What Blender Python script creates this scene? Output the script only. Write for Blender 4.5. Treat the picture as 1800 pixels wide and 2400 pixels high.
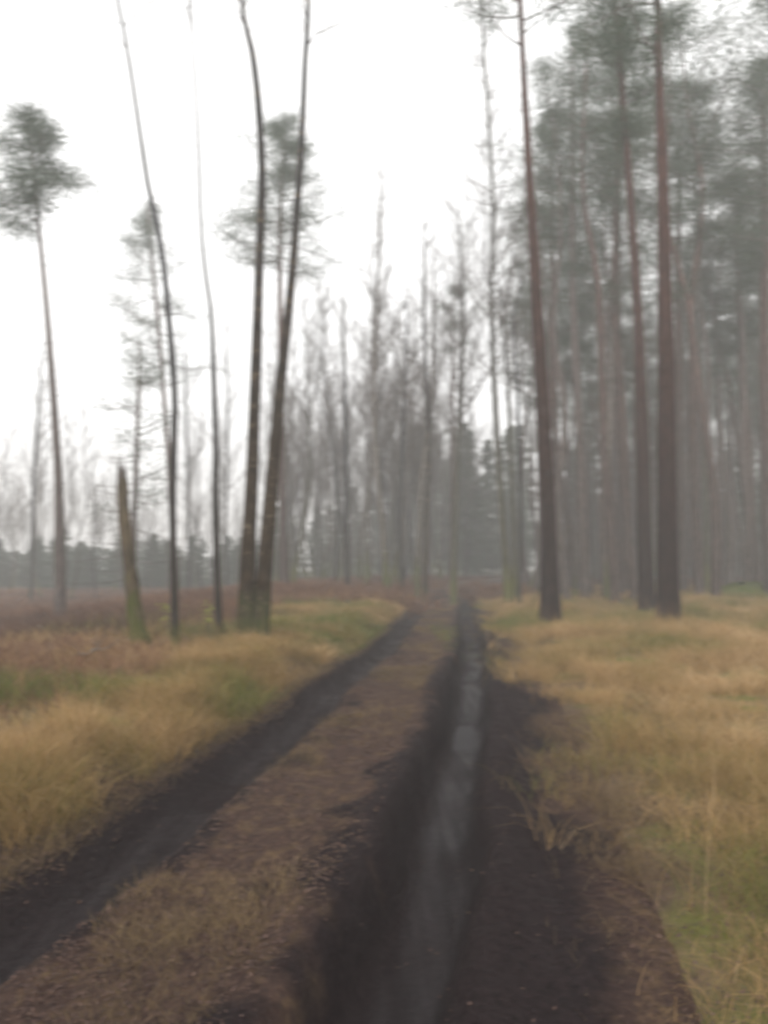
import bpy, math, random
import numpy as np
from mathutils import Vector

for _o in list(bpy.data.objects):
    bpy.data.objects.remove(_o)
SC = bpy.context.scene
COL = SC.collection
rnd = random.Random(7)
rng = np.random.default_rng(7)

# ------------------------------------------------------------------ camera
CAM_H = 1.6
FPX = 1600.0                       # focal length in pixels of the 1800x2400 photograph
PITCH = math.atan(130 / FPX)
cam_d = bpy.data.cameras.new("camera")
cam = bpy.data.objects.new("camera", cam_d)
COL.objects.link(cam)
cam.location = (0, 0, CAM_H)
cam.rotation_euler = (math.pi / 2 + PITCH, 0, 0)
cam_d.sensor_fit = 'VERTICAL'
cam_d.sensor_height = 36.0
cam_d.lens = 36.0 * FPX / 2400.0
cam_d.clip_start = 0.05
cam_d.clip_end = 2000
# the photograph is soft all over: a lens focused closer than anything in view
cam_d.dof.use_dof = True
cam_d.dof.focus_distance = 0.6
cam_d.dof.aperture_fstop = 8.0
cam_d.dof.aperture_ratio = 0.45
SC.camera = cam

# ------------------------------------------------------------------ sky and light
SUN_EL, SUN_ROT = math.radians(38), math.radians(200)
w = bpy.data.worlds.new("World")
SC.world = w
w.use_nodes = True
nt = w.node_tree
nt.nodes.clear()
sky = nt.nodes.new('ShaderNodeTexSky')
sky.sky_type = 'NISHITA'
sky.sun_disc = False
sky.sun_elevation = SUN_EL
sky.sun_rotation = SUN_ROT
sky.air_density = 1.0
sky.dust_density = 5.0
hs = nt.nodes.new('ShaderNodeHueSaturation')
hs.inputs['Saturation'].default_value = 0.15
mx = nt.nodes.new('ShaderNodeMix')
mx.data_type = 'RGBA'
mx.inputs[0].default_value = 0.8
mx.inputs[7].default_value = (9.3, 9.25, 9.2, 1)      # the even white cloud layer
bg = nt.nodes.new('ShaderNodeBackground')
bg.inputs['Strength'].default_value = 0.15
wo = nt.nodes.new('ShaderNodeOutputWorld')
nt.links.new(sky.outputs[0], hs.inputs['Color'])
nt.links.new(hs.outputs[0], mx.inputs[6])
nt.links.new(mx.outputs[2], bg.inputs['Color'])
nt.links.new(bg.outputs[0], wo.inputs['Surface'])
sd = bpy.data.lights.new("sun", 'SUN')
sd.energy = 0.6
sd.angle = math.radians(25)
sd.color = (1, 0.96, 0.9)
sun = bpy.data.objects.new("sun", sd)
COL.objects.link(sun)
_az = SUN_ROT
_dir = Vector((math.sin(_az) * math.cos(SUN_EL), math.cos(_az) * math.cos(SUN_EL), math.sin(SUN_EL)))
sun.rotation_euler = _dir.to_track_quat('Z', 'Y').to_euler()
SC.view_settings.view_transform = 'Standard'
SC.view_settings.look = 'None'
SC.view_settings.exposure = 0.42
SC.view_settings.gamma = 1.0
SC.render.engine = 'CYCLES'
SC.cycles.use_denoising = True
SC.cycles.max_bounces = 6
SC.cycles.diffuse_bounces = 3
SC.cycles.glossy_bounces = 2
SC.cycles.volume_bounces = 2
SC.cycles.transparent_max_bounces = 8

# ------------------------------------------------------------------ helpers
def ray_at(px, py, D):
    """point at depth y=D seen at pixel (px,py) of the 1800x2400 photograph"""
    X = (px - 900) / FPX
    Y = (1200 - py) / FPX
    c, s = math.cos(PITCH), math.sin(PITCH)
    dy = c - Y * s
    dz = s + Y * c
    t = D / dy
    return np.array([X * t, D, CAM_H + dz * t])


def P(dx, dy, D):                    # same, in the 1659-wide view's pixels
    return ray_at(dx * 1.085, dy * 1.085, D)


def pxm(D):                          # metres per viewed pixel
    return 1.085 * D / FPX


class VNoise:
    def __init__(self, seed):
        self.g = np.random.default_rng(seed).random((256, 256))

    def __call__(self, x, y, s):
        x = np.asarray(x, float) / s
        y = np.asarray(y, float) / s
        xi = np.floor(x).astype(int)
        yi = np.floor(y).astype(int)
        fx = x - xi
        fy = y - yi
        fx = fx * fx * (3 - 2 * fx)
        fy = fy * fy * (3 - 2 * fy)
        g = self.g
        a = g[xi % 256, yi % 256]
        b = g[(xi + 1) % 256, yi % 256]
        c = g[xi % 256, (yi + 1) % 256]
        d = g[(xi + 1) % 256, (yi + 1) % 256]
        return (a * (1 - fx) + b * fx) * (1 - fy) + (c * (1 - fx) + d * fx) * fy - 0.5


N1, N2, N3 = VNoise(1), VNoise(2), VNoise(3)
RY = np.array([-30, -5, 0, 2.4, 3.05, 5, 8.6, 13.5, 20, 27, 34, 42, 55, 75, 100, 200])
RX = np.array([-4.6, -1.2, -.5, -.06, .07, .41, 1.0, 1.72, 2.45, 3.2, 4.3, 6.3, 10.5, 19, 31, 80])


def rut_x(y):
    # smoothed so that the ruts have no corners
    y = np.asarray(y, float)
    k = 0
    for d in (-.12, -.06, 0, .06, .12):
        k = k + np.interp(y + d * (4 + np.abs(y)), RY, RX)
    return k / 5


def sstep(a, b, x):
    t = np.clip((x - a) / (b - a), 0, 1)
    return t * t * (3 - 2 * t)


GAUGE = 1.75


def H(x, y):
    x = np.asarray(x, float)
    y = np.asarray(y, float)
    xr = rut_x(y)
    wob = N1(x * 0, y, 1.3) * .10
    u = x - xr - wob
    n = N1(x, y, 3.1) * .10 + N2(x, y, .9) * .05 + N3(x, y, .28) * .022
    fine = N2(x, y, .11) * .022 + N3(x, y, .055) * .012
    rr = -0.30 * np.exp(-(np.abs(u) / .26) ** 6)
    rr -= .055 * np.exp(-((y - 8.4) / 1.5) ** 4) * np.exp(-(np.abs(u) / .25) ** 5)
    rl = -0.17 * np.exp(-(np.abs(u + GAUGE) / .24) ** 4)
    berm = .05 * np.exp(-((np.abs(u) - .42) / .14) ** 2) + .03 * np.exp(-((np.abs(u + GAUGE) - .42) / .14) ** 2)
    verge = .10 * sstep(.7, 1.7, u) + .24 * sstep(-2.15, -2.85, u)
    verge += .10 * sstep(3, 9, u)
    drop = -.75 * sstep(-4.5, -15, x) * sstep(6, 15, y)
    drop += .35 * sstep(30, 60, y) * sstep(-8, 0, x)
    far = N1(x, y, 17) * .5 * sstep(8, 40, np.abs(u))
    fade = sstep(90, 40, y)
    flat = 1 - .55 * np.exp(-(np.abs(u) / .3) ** 4) * (1 + .55 * np.exp(-((y - 8.4) / 2.4) ** 4))
    return (rr + rl + berm) * fade + verge + drop + far + (n + fine) * flat


def left_open(x, y):
    yc = np.interp(x / np.maximum(y, .5), [-.62, -.48, -.36, -.28, -.21, -.16, -.1], [4.9, 5.6, 7.0, 9.2, 12.6, 20, 30])
    return sstep(-.5, .9, y - yc + 1.6 * N1(x, y, 1.2))


def mesh_np(name, V, F, mat, parent=None, attrs=None, smooth=True, uvw=None):
    """V (n,3) F (m,k) k = 3 or 4"""
    V = np.asarray(V, np.float32)
    F = np.asarray(F, np.int32)
    me = bpy.data.meshes.new(name)
    me.vertices.add(len(V))
    me.vertices.foreach_set('co', V.ravel())
    k = F.shape[1]
    me.loops.add(F.size)
    me.loops.foreach_set('vertex_index', F.ravel())
    me.polygons.add(len(F))
    me.polygons.foreach_set('loop_start', np.arange(0, F.size, k, dtype=np.int32))
    me.polygons.foreach_set('use_smooth', np.full(len(F), smooth))
    me.update(calc_edges=True)
    for kk, a in (attrs or {}).items():
        at = me.attributes.new(kk, 'FLOAT', 'POINT')
        at.data.foreach_set('value', np.asarray(a, np.float32))
    me.materials.append(mat)
    o = bpy.data.objects.new(name, me)
    COL.objects.link(o)
    if parent:
        o.parent = parent
    return o


def tag(o, label, cat=None, group=None, kind=None):
    if label:
        o['label'] = label
    if cat:
        o['category'] = cat
    if group:
        o['group'] = group
    if kind:
        o['kind'] = kind
    return o


def empty(name, loc):
    o = bpy.data.objects.new(name, None)
    o.empty_display_size = .3
    COL.objects.link(o)
    o.location = loc
    return o


# ------------------------------------------------------------------ materials
def newmat(name, rough=.9, spec=.2):
    m = bpy.data.materials.new(name)
    m.use_nodes = True
    b = m.node_tree.nodes['Principled BSDF']
    b.inputs['Roughness'].default_value = rough
    b.inputs['Specular IOR Level'].default_value = spec
    return m, m.node_tree, b


def N(t, typ, **kw):
    n = t.nodes.new(typ)
    for k, v in kw.items():
        setattr(n, k, v)
    return n


def noise(t, scale, detail=4, rough=.55, vec=None, dist=0):
    n = N(t, 'ShaderNodeTexNoise')
    n.inputs['Scale'].default_value = scale
    n.inputs['Detail'].default_value = detail
    n.inputs['Roughness'].default_value = rough
    n.inputs['Distortion'].default_value = dist
    if vec:
        t.links.new(vec, n.inputs['Vector'])
    return n


def ramp(t, fac, stops):
    r = N(t, 'ShaderNodeValToRGB')
    while len(r.color_ramp.elements) < len(stops):
        r.color_ramp.elements.new(.5)
    for e, (p, c) in zip(r.color_ramp.elements, stops):
        e.position = p
        e.color = (*c, 1) if len(c) == 3 else c
    t.links.new(fac, r.inputs[0])
    return r


def mixc(t, fac, a, b):
    m = N(t, 'ShaderNodeMix', data_type='RGBA')
    for s, v in ((0, fac), (6, a), (7, b)):
        if isinstance(v, (int, float)):
            m.inputs[s].default_value = v
        elif isinstance(v, tuple):
            m.inputs[s].default_value = (*v, 1)
        else:
            t.links.new(v, m.inputs[s])
    return m.outputs[2]


def bump(t, b, h, strength=.4, dist=.02):
    bn = N(t, 'ShaderNodeBump')
    bn.inputs['Strength'].default_value = strength
    bn.inputs['Distance'].default_value = dist
    t.links.new(h, bn.inputs['Height'])
    t.links.new(bn.outputs[0], b.inputs['Normal'])


def objco(t, scale=(1, 1, 1)):
    tc = N(t, 'ShaderNodeTexCoord')
    mp = N(t, 'ShaderNodeMapping')
    mp.inputs['Scale'].default_value = scale
    t.links.new(tc.outputs['Object'], mp.inputs['Vector'])
    return mp.outputs[0]


def bark_mat(name, low, high, z0, z1, moss=None, moss_h=1.2, vary=.7, patch=None):
    m, t, b = newmat(name, .95, .12)
    v = objco(t, (5, 5, 1.1))
    n = noise(t, 3.2, 6, .65, v)
    tc = N(t, 'ShaderNodeTexCoord')
    sp = N(t, 'ShaderNodeSeparateXYZ')
    t.links.new(tc.outputs['Object'], sp.inputs[0])
    mr = N(t, 'ShaderNodeMapRange')
    mr.inputs[1].default_value = z0
    mr.inputs[2].default_value = z1
    t.links.new(sp.outputs[2], mr.inputs[0])
    c = mixc(t, mr.outputs[0], low, high)
    dk = ramp(t, n.outputs[0], [(.32, (1 - vary,) * 3), (.7, (1 + vary,) * 3)])
    mul = N(t, 'ShaderNodeMix', data_type='RGBA', blend_type='MULTIPLY')
    mul.inputs[0].default_value = 1
    t.links.new(c, mul.inputs[6])
    t.links.new(dk.outputs[0], mul.inputs[7])
    c = mul.outputs[2]
    if patch:
        pn = noise(t, 2.2, 5, .7, objco(t, (2, 2, 3.5)))
        pr = ramp(t, pn.outputs[0], [(.55, (0, 0, 0)), (.62, (1, 1, 1))])
        c = mixc(t, pr.outputs[0], c, patch)
    if moss:
        mm = N(t, 'ShaderNodeMapRange')
        mm.inputs[1].default_value = moss_h
        mm.inputs[2].default_value = 0
        t.links.new(sp.outputs[2], mm.inputs[0])
        mn = noise(t, 4, 4, .6, objco(t, (1, 1, .6)))
        ad = N(t, 'ShaderNodeMath', operation='MULTIPLY_ADD')
        t.links.new(mm.outputs[0], ad.inputs[0])
        ad.inputs[1].default_value = .8
        t.links.new(mn.outputs[0], ad.inputs[2])
        mr2 = ramp(t, ad.outputs[0], [(.78, (0, 0, 0)), (1.05, (1, 1, 1))])
        c = mixc(t, mr2.outputs[0], c, moss)
    t.links.new(c, b.inputs['Base Color'])
    bump(t, b, n.outputs[0], .8, .03)
    return m


def attr(t, name):
    a = N(t, 'ShaderNodeAttribute')
    a.attribute_name = name
    return a.outputs['Fac']


def strand_mat(name, stops, rough=.85, trans=.25):
    """thin blades, leaves, needles coloured by a per-blade kind value"""
    m, t, b = newmat(name, rough, .15)
    r = ramp(t, attr(t, 'tint'), stops)
    t.links.new(r.outputs[0], b.inputs['Base Color'])
    if trans:
        tr = N(t, 'ShaderNodeBsdfTranslucent')
        t.links.new(r.outputs[0], tr.inputs[0])
        ms = N(t, 'ShaderNodeMixShader')
        ms.inputs[0].default_value = trans
        t.links.new(b.outputs[0], ms.inputs[1])
        t.links.new(tr.outputs[0], ms.inputs[2])
        t.links.new(ms.outputs[0], t.nodes['Material Output'].inputs['Surface'])
    return m


M = {}
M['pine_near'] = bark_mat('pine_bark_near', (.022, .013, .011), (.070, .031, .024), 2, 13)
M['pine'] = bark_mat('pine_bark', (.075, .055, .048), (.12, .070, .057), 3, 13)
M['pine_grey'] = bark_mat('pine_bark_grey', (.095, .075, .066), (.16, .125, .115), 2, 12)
M['alder'] = bark_mat('dark_bark', (.042, .029, .018), (.042, .040, .041), 2, 10, moss=(.048, .052, .018), moss_h=1.5, patch=(.13, .10, .07))
M['slender'] = bark_mat('slender_bark', (.038, .031, .026), (.050, .050, .054), 1, 7, moss=(.065, .062, .022), moss_h=.9)
M['birch'] = bark_mat('birch_bark', (.11, .095, .075), (.17, .15, .135), 2, 10, moss=(.09, .095, .035), moss_h=3, patch=(.27, .25, .22))
M['mossy'] = bark_mat('mossy_bark', (.075, .07, .045), (.10, .095, .085), 2, 10, moss=(.10, .10, .032), moss_h=2.5)
M['snag'] = bark_mat('rotting_bark', (.085, .065, .04), (.12, .095, .065), .5, 4, moss=(.07, .075, .02), moss_h=1.6)
M['twig'] = strand_mat('twig', [(0, (.075, .06, .052)), (1, (.15, .125, .11))], trans=0)
M['needle'] = strand_mat('pine_needles', [(0, (.045, .070, .042)), (.5, (.065, .098, .060)), (1, (.095, .13, .08))])
M['spruce'] = strand_mat('spruce_needles', [(0, (.030, .052, .026)), (.5, (.045, .075, .035)), (1, (.07, .10, .05))])
M['grass'] = strand_mat('dry_grass', [(0, (.10, .13, .025)), (.28, (.20, .19, .055)), (.42, (.27, .19, .075)),
                                      (.75, (.44, .285, .135)), (1, (.62, .45, .26))], trans=.3)
M['deadgrass'] = strand_mat('trodden_grass', [(0, (.09, .065, .04)), (.5, (.17, .12, .065)), (1, (.30, .21, .11))])
M['greengrass'] = strand_mat('green_grass', [(0, (.06, .09, .015)), (.6, (.13, .15, .035)), (1, (.22, .20, .07))], trans=.3)
M['heather'] = strand_mat('heather_twigs', [(0, (.060, .032, .022)), (.55, (.165, .085, .050)), (1, (.34, .20, .11))], trans=.1)
M['bracken'] = strand_mat('dead_bracken', [(0, (.11, .06, .04)), (.6, (.19, .10, .06)), (1, (.27, .17, .10))], trans=.2)
M['litter'] = strand_mat('fallen_leaves', [(0, (.05, .032, .028)), (.5, (.10, .062, .05)), (.85, (.11, .07, .05)), (1, (.15, .10, .065))], trans=0)
M['log'] = bark_mat('bleached_wood', (.17, .145, .12), (.20, .17, .14), 0, 1, vary=.35)
M['sapleaf'] = strand_mat('sapling_leaves', [(0, (.25, .30, .05)), (1, (.38, .40, .08))], trans=.35)


def ground_mat():
    m, t, b = newmat('forest_floor', .95, .1)
    v = objco(t)
    n1 = noise(t, 1.3, 5, .6, v)
    n2 = noise(t, 14, 5, .7, v)
    base = ramp(t, n2.outputs[0], [(.3, (.05, .034, .026)), (.7, (.135, .09, .062))])
    gr = ramp(t, n2.outputs[0], [(.3, (.11, .08, .035)), (.7, (.24, .165, .08))])
    c = mixc(t, attr(t, 'grassy'), base.outputs[0], gr.outputs[0])
    ms = ramp(t, n1.outputs[0], [(.5, (0, 0, 0)), (.62, (1, 1, 1))])
    mul = N(t, 'ShaderNodeMath', operation='MULTIPLY')
    t.links.new(ms.outputs[0], mul.inputs[0])
    t.links.new(attr(t, 'mossy'), mul.inputs[1])
    c = mixc(t, mul.outputs[0], c, (.10, .115, .025))
    t.links.new(c, b.inputs['Base Color'])
    bump(t, b, n2.outputs[0], .6, .04)
    return m


def track_mat():
    m, t, b = newmat('wet_mud', .6, .35)
    v = objco(t)
    n1 = noise(t, 2.1, 5, .6, v)
    n2 = noise(t, 26, 6, .7, v)
    mud = ramp(t, n2.outputs[0], [(.3, (.007, .0045, .0048)), (.72, (.030, .020, .0205))])
    n3 = noise(t, 5, 5, .7, objco(t, (1.6, .8, 1)))
    lit1 = ramp(t, n2.outputs[0], [(.3, (.026, .016, .014)), (.7, (.090, .055, .042))])
    lit2 = ramp(t, n2.outputs[0], [(.3, (.055, .036, .022)), (.7, (.17, .11, .06))])
    pr3 = ramp(t, n3.outputs[0], [(.5, (0, 0, 0)), (.68, (1, 1, 1))])
    litc = mixc(t, pr3.outputs[0], lit1.outputs[0], lit2.outputs[0])
    f = N(t, 'ShaderNodeMath', operation='MULTIPLY_ADD')
    t.links.new(n1.outputs[0], f.inputs[0])
    f.inputs[1].default_value = .8
    t.links.new(attr(t, 'litter'), f.inputs[2])
    fr = ramp(t, f.outputs[0], [(.55, (0, 0, 0)), (1.0, (1, 1, 1))])
    c = mixc(t, fr.outputs[0], mud.outputs[0], litc)
    st = noise(t, 1.0, 4, .6, objco(t, (9, .7, 3)))
    sr = ramp(t, st.outputs[0], [(.40, (.013, .010, .011)), (.72, (.052, .044, .047))])  # sky sheen on the rut floors, painted as paler streaks in the base colour
    sheen_col = mixc(t, attr(t, 'wet_sheen'), c, sr.outputs[0])
    t.links.new(sheen_col, b.inputs['Base Color'])
    r = N(t, 'ShaderNodeMapRange')
    r.inputs[3].default_value = .78
    r.inputs[4].default_value = .40
    t.links.new(attr(t, 'wet_sheen'), r.inputs[0])
    ra = N(t, 'ShaderNodeMath', operation='MULTIPLY_ADD')
    t.links.new(st.outputs[0], ra.inputs[0])
    ra.inputs[1].default_value = -.5
    t.links.new(r.outputs[0], ra.inputs[2])
    ad = N(t, 'ShaderNodeMath', operation='ADD')
    t.links.new(ra.outputs[0], ad.inputs[0])
    ad.inputs[1].default_value = .30
    t.links.new(ad.outputs[0], b.inputs['Roughness'])
    sp_ = N(t, 'ShaderNodeMapRange')
    sp_.inputs[3].default_value = .07
    sp_.inputs[4].default_value = .24
    t.links.new(attr(t, 'wet_sheen'), sp_.inputs[0])
    t.links.new(sp_.outputs[0], b.inputs['Specular IOR Level'])
    bump(t, b, n2.outputs[0], .8, .035)
    return m


M['ground'] = ground_mat()
M['track'] = track_mat()

# ------------------------------------------------------------------ ground and track
def geo(a, b, first, growth):
    out = [a]
    s = first
    while out[-1] < b:
        out.append(out[-1] + s)
        s *= growth
    return out


pos = geo(0, 260, .10, 1.022)
xs = np.array(sorted(set([-v for v in pos] + pos))) + .6
ys = np.array([-30, -20, -12, -7, -4, -2.5, -1.5, -.8, -.3] + geo(0, 420, .09, 1.013))
GX, GY = np.meshgrid(xs, ys)
inside = sstep(1.25, .95, GX - rut_x(GY)) * sstep(-2.75, -2.45, GX - rut_x(GY)) * (GY < 88)
GZ = H(GX, GY) - .09 * inside
U = GX - rut_x(GY)
nx, ny = len(xs), len(ys)
ii = np.arange(nx * ny).reshape(ny, nx)
F = np.stack([ii[:-1, :-1], ii[:-1, 1:], ii[1:, 1:], ii[1:, :-1]], -1).reshape(-1, 4)
grassy = np.clip((1 - .85 * left_open(GX, GY) * (U < 0)) * (sstep(.9, 1.7, U + .8 * N2(GX, GY, .5)) * sstep(26, 14, U) * sstep(60, 25, GY) + sstep(-2.3, -2.8, U) * sstep(-9, -6, U) * sstep(35, 18, GY)), 0, 1)
mossy = np.clip(grassy * .8 + .25, 0, 1)
g = mesh_np('ground', np.stack([GX, GY, GZ], -1).reshape(-1, 3), F, M['ground'], attrs={'grassy': grassy.ravel(), 'mossy': mossy.ravel()})
tag(g, 'brown forest floor under the grass and trees', kind='structure')

ts = np.array([-6, -3, -1] + geo(0, 90, .035, 1.006))
us = np.linspace(-2.85, 1.35, 150)
UU, TT = np.meshgrid(us, ts)
XX = rut_x(TT) + UU
edge = sstep(-2.85, -2.55, UU) * sstep(1.35, 1.05, UU)
ZZ = H(XX, TT) + .006 - .13 * (1 - edge)
wobv = N1(XX * 0, TT, 1.3) * .10
uw = UU - wobv
wet_sheen = np.exp(-(np.abs(uw - .05) / .17) ** 4) * sstep(26, 10, TT)  # wet rut floors; the painted sheen follows the same mask
wet_sheen = np.clip(wet_sheen + .3 * np.exp(-(np.abs(uw + GAUGE) / .2) ** 4) * (N1(XX, TT, 1.1) > -.15), 0, 1)
wet_sheen *= np.clip(.85 + 1.2 * N2(XX, TT, .5), 0, 1)
uq = uw + .5 * N2(XX, TT, .35) + .25 * N3(XX, TT, .12)
litter = np.clip(sstep(-.28, -.8, uq) * sstep(-1.6, -1.05, uq) * .9 + .8 * sstep(.5, 1.25, uw + .5 * N2(XX, TT, .6)) + .22 * sstep(14, 22, TT) + .4 * sstep(-2.1, -2.4, uw), 0, 1)
nx, ny = len(us), len(ts)
ii = np.arange(nx * ny).reshape(ny, nx)
F = np.stack([ii[:-1, :-1], ii[:-1, 1:], ii[1:, 1:], ii[1:, :-1]], -1).reshape(-1, 4)
tr = mesh_np('dirt_track', np.stack([XX, TT, ZZ], -1).reshape(-1, 3), F, M['track'], attrs={'wet_sheen': wet_sheen.ravel(), 'litter': litter.ravel()})
tag(tr, 'muddy dirt track with two wheel ruts leading into the wood', kind='structure')

# puddle lying in the right rut
m_, t_, b_ = newmat('puddle_water', .55, .14)
b_.inputs['Base Color'].default_value = (.035, .032, .034, 1)
M['water'] = m_
pn = noise(t_, 9, 3, .5, objco(t_, (1, .4, 1)))
bump(t_, b_, pn.outputs[0], .25, .02)


def puddle(y0, y1, lift, hw):
    # a level sheet: the sides of the rut cut its outline
    n = 30
    V, F = [], []
    ys_ = np.linspace(y0, y1, n)
    yb = np.linspace(7.6, 9.2, 30)
    z = np.median(H(rut_x(yb) + N1(yb * 0, yb, 1.3) * .1, yb)) + lift
    for i, y in enumerate(ys_):
        c = float(rut_x(y) + N1(0, y, 1.3) * .1)
        V += [(c - hw, y, z), (c + hw, y, z)]
        if i:
            F.append((2 * i - 2, 2 * i - 1, 2 * i + 1, 2 * i))
    return mesh_np('puddle', V, F, M['water'])


tag(puddle(6.0, 10.9, .010, .28), 'long pale puddle lying in the right wheel rut', kind='structure')


# ------------------------------------------------------------------ strands (grass, heather, bracken, litter)
def zone_sample(n, fn, bounds, near_pow=1.7):
    """points on the ground, denser near the camera, kept with probability fn(x,y)"""
    x0, x1, y0, y1 = bounds
    out = []
    tot = 0
    while tot < n:
        k = n * 2
        y = y0 + (y1 - y0) * rng.random(k) ** near_pow
        x = x0 + (x1 - x0) * rng.random(k)
        # keep inside a generous wedge around the view
        keep = (np.abs(x) < 2.2 + .72 * y) & (rng.random(k) < fn(x, y))
        q = np.stack([x[keep], y[keep]], -1)
        out.append(q)
        tot += len(q)
    return np.concatenate(out)[:n]


def blades(name, pts, hgt, wid, lean, mat, tintf, droop=.35, segs=3, z=None):
    n = len(pts)
    x, y = pts[:, 0], pts[:, 1]
    d = np.hypot(x, y)
    h = hgt(x, y) * (0.55 + .8 * rng.random(n))
    wd = wid * (1 + .13 * np.maximum(d - 3, 0)) * (.7 + .6 * rng.random(n))
    a = rng.random(n) * 2 * np.pi + N1(x, y, .8) * 4
    ln = lean * (.3 + rng.random(n) * 1.2)
    az = rng.random(n) * 2 * np.pi
    dirx, diry = np.cos(a), np.sin(a)
    sx, sy = -np.sin(az), np.cos(az)
    z0 = (H(x, y) if z is None else z) - .02
    V = np.zeros((n, segs * 2 + 1, 3), np.float32)
    for k in range(segs + 1):
        f = k / segs
        hx = h * ln * f ** 1.6
        hz = h * (f - droop * ln * f ** 3)
        ww = wd * (1 - f * .75) * .5
        cx = x + dirx * hx
        cy = y + diry * hx
        cz = z0 + hz
        if k < segs:
            V[:, 2 * k, 0] = cx - sx * ww
            V[:, 2 * k, 1] = cy - sy * ww
            V[:, 2 * k, 2] = cz
            V[:, 2 * k + 1, 0] = cx + sx * ww
            V[:, 2 * k + 1, 1] = cy + sy * ww
            V[:, 2 * k + 1, 2] = cz
        else:
            V[:, 2 * k, 0] = cx
            V[:, 2 * k, 1] = cy
            V[:, 2 * k, 2] = cz
    base = (np.arange(n) * (segs * 2 + 1))[:, None]
    tris = []
    for k in range(segs - 1):
        tris += [(2 * k, 2 * k + 1, 2 * k + 3), (2 * k, 2 * k + 3, 2 * k + 2)]
    k = segs - 1
    tris.append((2 * k, 2 * k + 1, 2 * k + 2))
    F = (base[:, :, None] + np.array(tris)[None]).reshape(-1, 3)
    tint = np.repeat(np.clip(tintf(x, y) + rng.normal(0, .11, n), 0, 1), segs * 2 + 1)
    return mesh_np(name, V.reshape(-1, 3), F, mat, attrs={'tint': tint}, smooth=False)


def clump(x, y):
    return np.clip(.55 + 1.5 * N2(x, y, .42) + .9 * N1(x, y, 1.1) + .7 * N3(x, y, .19), .03, 1)


def u_of(x, y):
    return x - rut_x(y) - N1(x * 0, y, 1.3) * .1


def edge_r(y):       # where the right-hand grass begins, measured from the right rut
    return .95 + .3 * N2(y * 0, y, 1.5) + .35 * sstep(12, 4, y)*.3 - .35 * sstep(9, 15, y)


def f_right(x, y):
    u = u_of(x, y)
    p = sstep(-.35, .75, u - edge_r(y) + 1.2 * N2(x, y, .5)) ** 1.4
    patch = clump(x, y)
    return p * patch * sstep(50, 26, y)


def f_left(x, y):
    u = u_of(x, y)
    p = sstep(-2.12, -2.5, u)
    # the golden strip narrows into heather on the far left
    q = sstep(-7.0, -4.6, u - .12 * (y - 5)) if False else sstep(-3.4, -2.2, u + .6 * sstep(8, 2, y) * 0 + 2.4)
    band = sstep(-8.5 + .0 * y, -6.2, x) * (1 - .95 * left_open(x, y))
    patch = clump(x + 50, y)
    return p * band * patch * sstep(34, 22, y)


def tint_grass(x, y):
    g_ = .60 + .60 * N1(x + 31, y, 1.9) + .45 * N2(x + 7, y, .45)
    # green flush in the near right corner and on the middle right verge
    g_ = g_ - .55 * np.exp(-(((x - 1.95) / .55) ** 2 + ((y - 2.95) / .55) ** 2))
    g_ = g_ - .16 * sstep(9, 13, y) * sstep(2, 3, x) - .30 * sstep(11, 14, y) * sstep(1, -1, x)
    g_ = g_ - .42 * np.exp(-(((x + 4.1) / 1.0) ** 2 + ((y - 6.6) / .9) ** 2))
    return g_


pr = zone_sample(230000, f_right, (0, 22, .8, 46), 1.9)
tag(blades('grass', pr, lambda x, y: .33 + .24 * N1(x, y, 1.3) + .28 * N2(x, y, .4), .0034, .95, M['grass'], tint_grass, droop=.45),
    'tangled straw coloured grass on the right-hand verge', 'grass', kind='stuff')
plf = zone_sample(130000, f_left, (-12, 3, 1.2, 32), 1.5)
tag(blades('grass', plf, lambda x, y: .34 + .18 * N1(x, y, 1.3) + .26 * N2(x + 50, y, .42), .0038, .95, M['grass'],
           lambda x, y: tint_grass(x, y) - .02, droop=.45),
    'ochre dry grass on the bank left of the track', 'grass', kind='stuff')
# seed stalks standing above the tangle
ps = zone_sample(2600, lambda x, y: np.clip(f_right(x, y) + f_left(x, y), 0, 1), (-10, 18, 1.5, 26), 1.5)
tag(blades('grass_stalks', ps, lambda x, y: .66 + 0 * x, .0026, .35, M['grass'], lambda x, y: .8 + 0 * x, droop=.25, segs=6),
    'tall thin seed stalks rising above the dry grass', 'grass', kind='stuff')


def f_strip(x, y):
    u = u_of(x, y)
    mid = sstep(-.45, -.7, u) * sstep(-1.5, -1.25, u)
    rs = 1.3 * sstep(.55, 1.1, u) * sstep(2.8, 2.0, u)
    le = sstep(-2.0, -2.15, u) * sstep(-2.9, -2.6, u)
    tuft = np.clip(.25 + 2.4 * N1(x + 9, y, .8) + 1.2 * N2(x, y, .25), 0.02, 1)
    return np.clip(mid * tuft * .9 + rs * tuft * .5 + le * .8, 0, 1) * sstep(32, 20, y)


pst = zone_sample(95000, f_strip, (-6, 6, 1.5, 32), 1.7)
tag(blades('grass', pst, lambda x, y: .10 + .1 * N2(x, y, .3), .0028, .8, M['deadgrass'], lambda x, y: .55 + .5 * N1(x, y, 1.1), droop=.3),
    'short trodden tufts of grass on the middle strip of the track', 'grass', kind='stuff')


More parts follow.
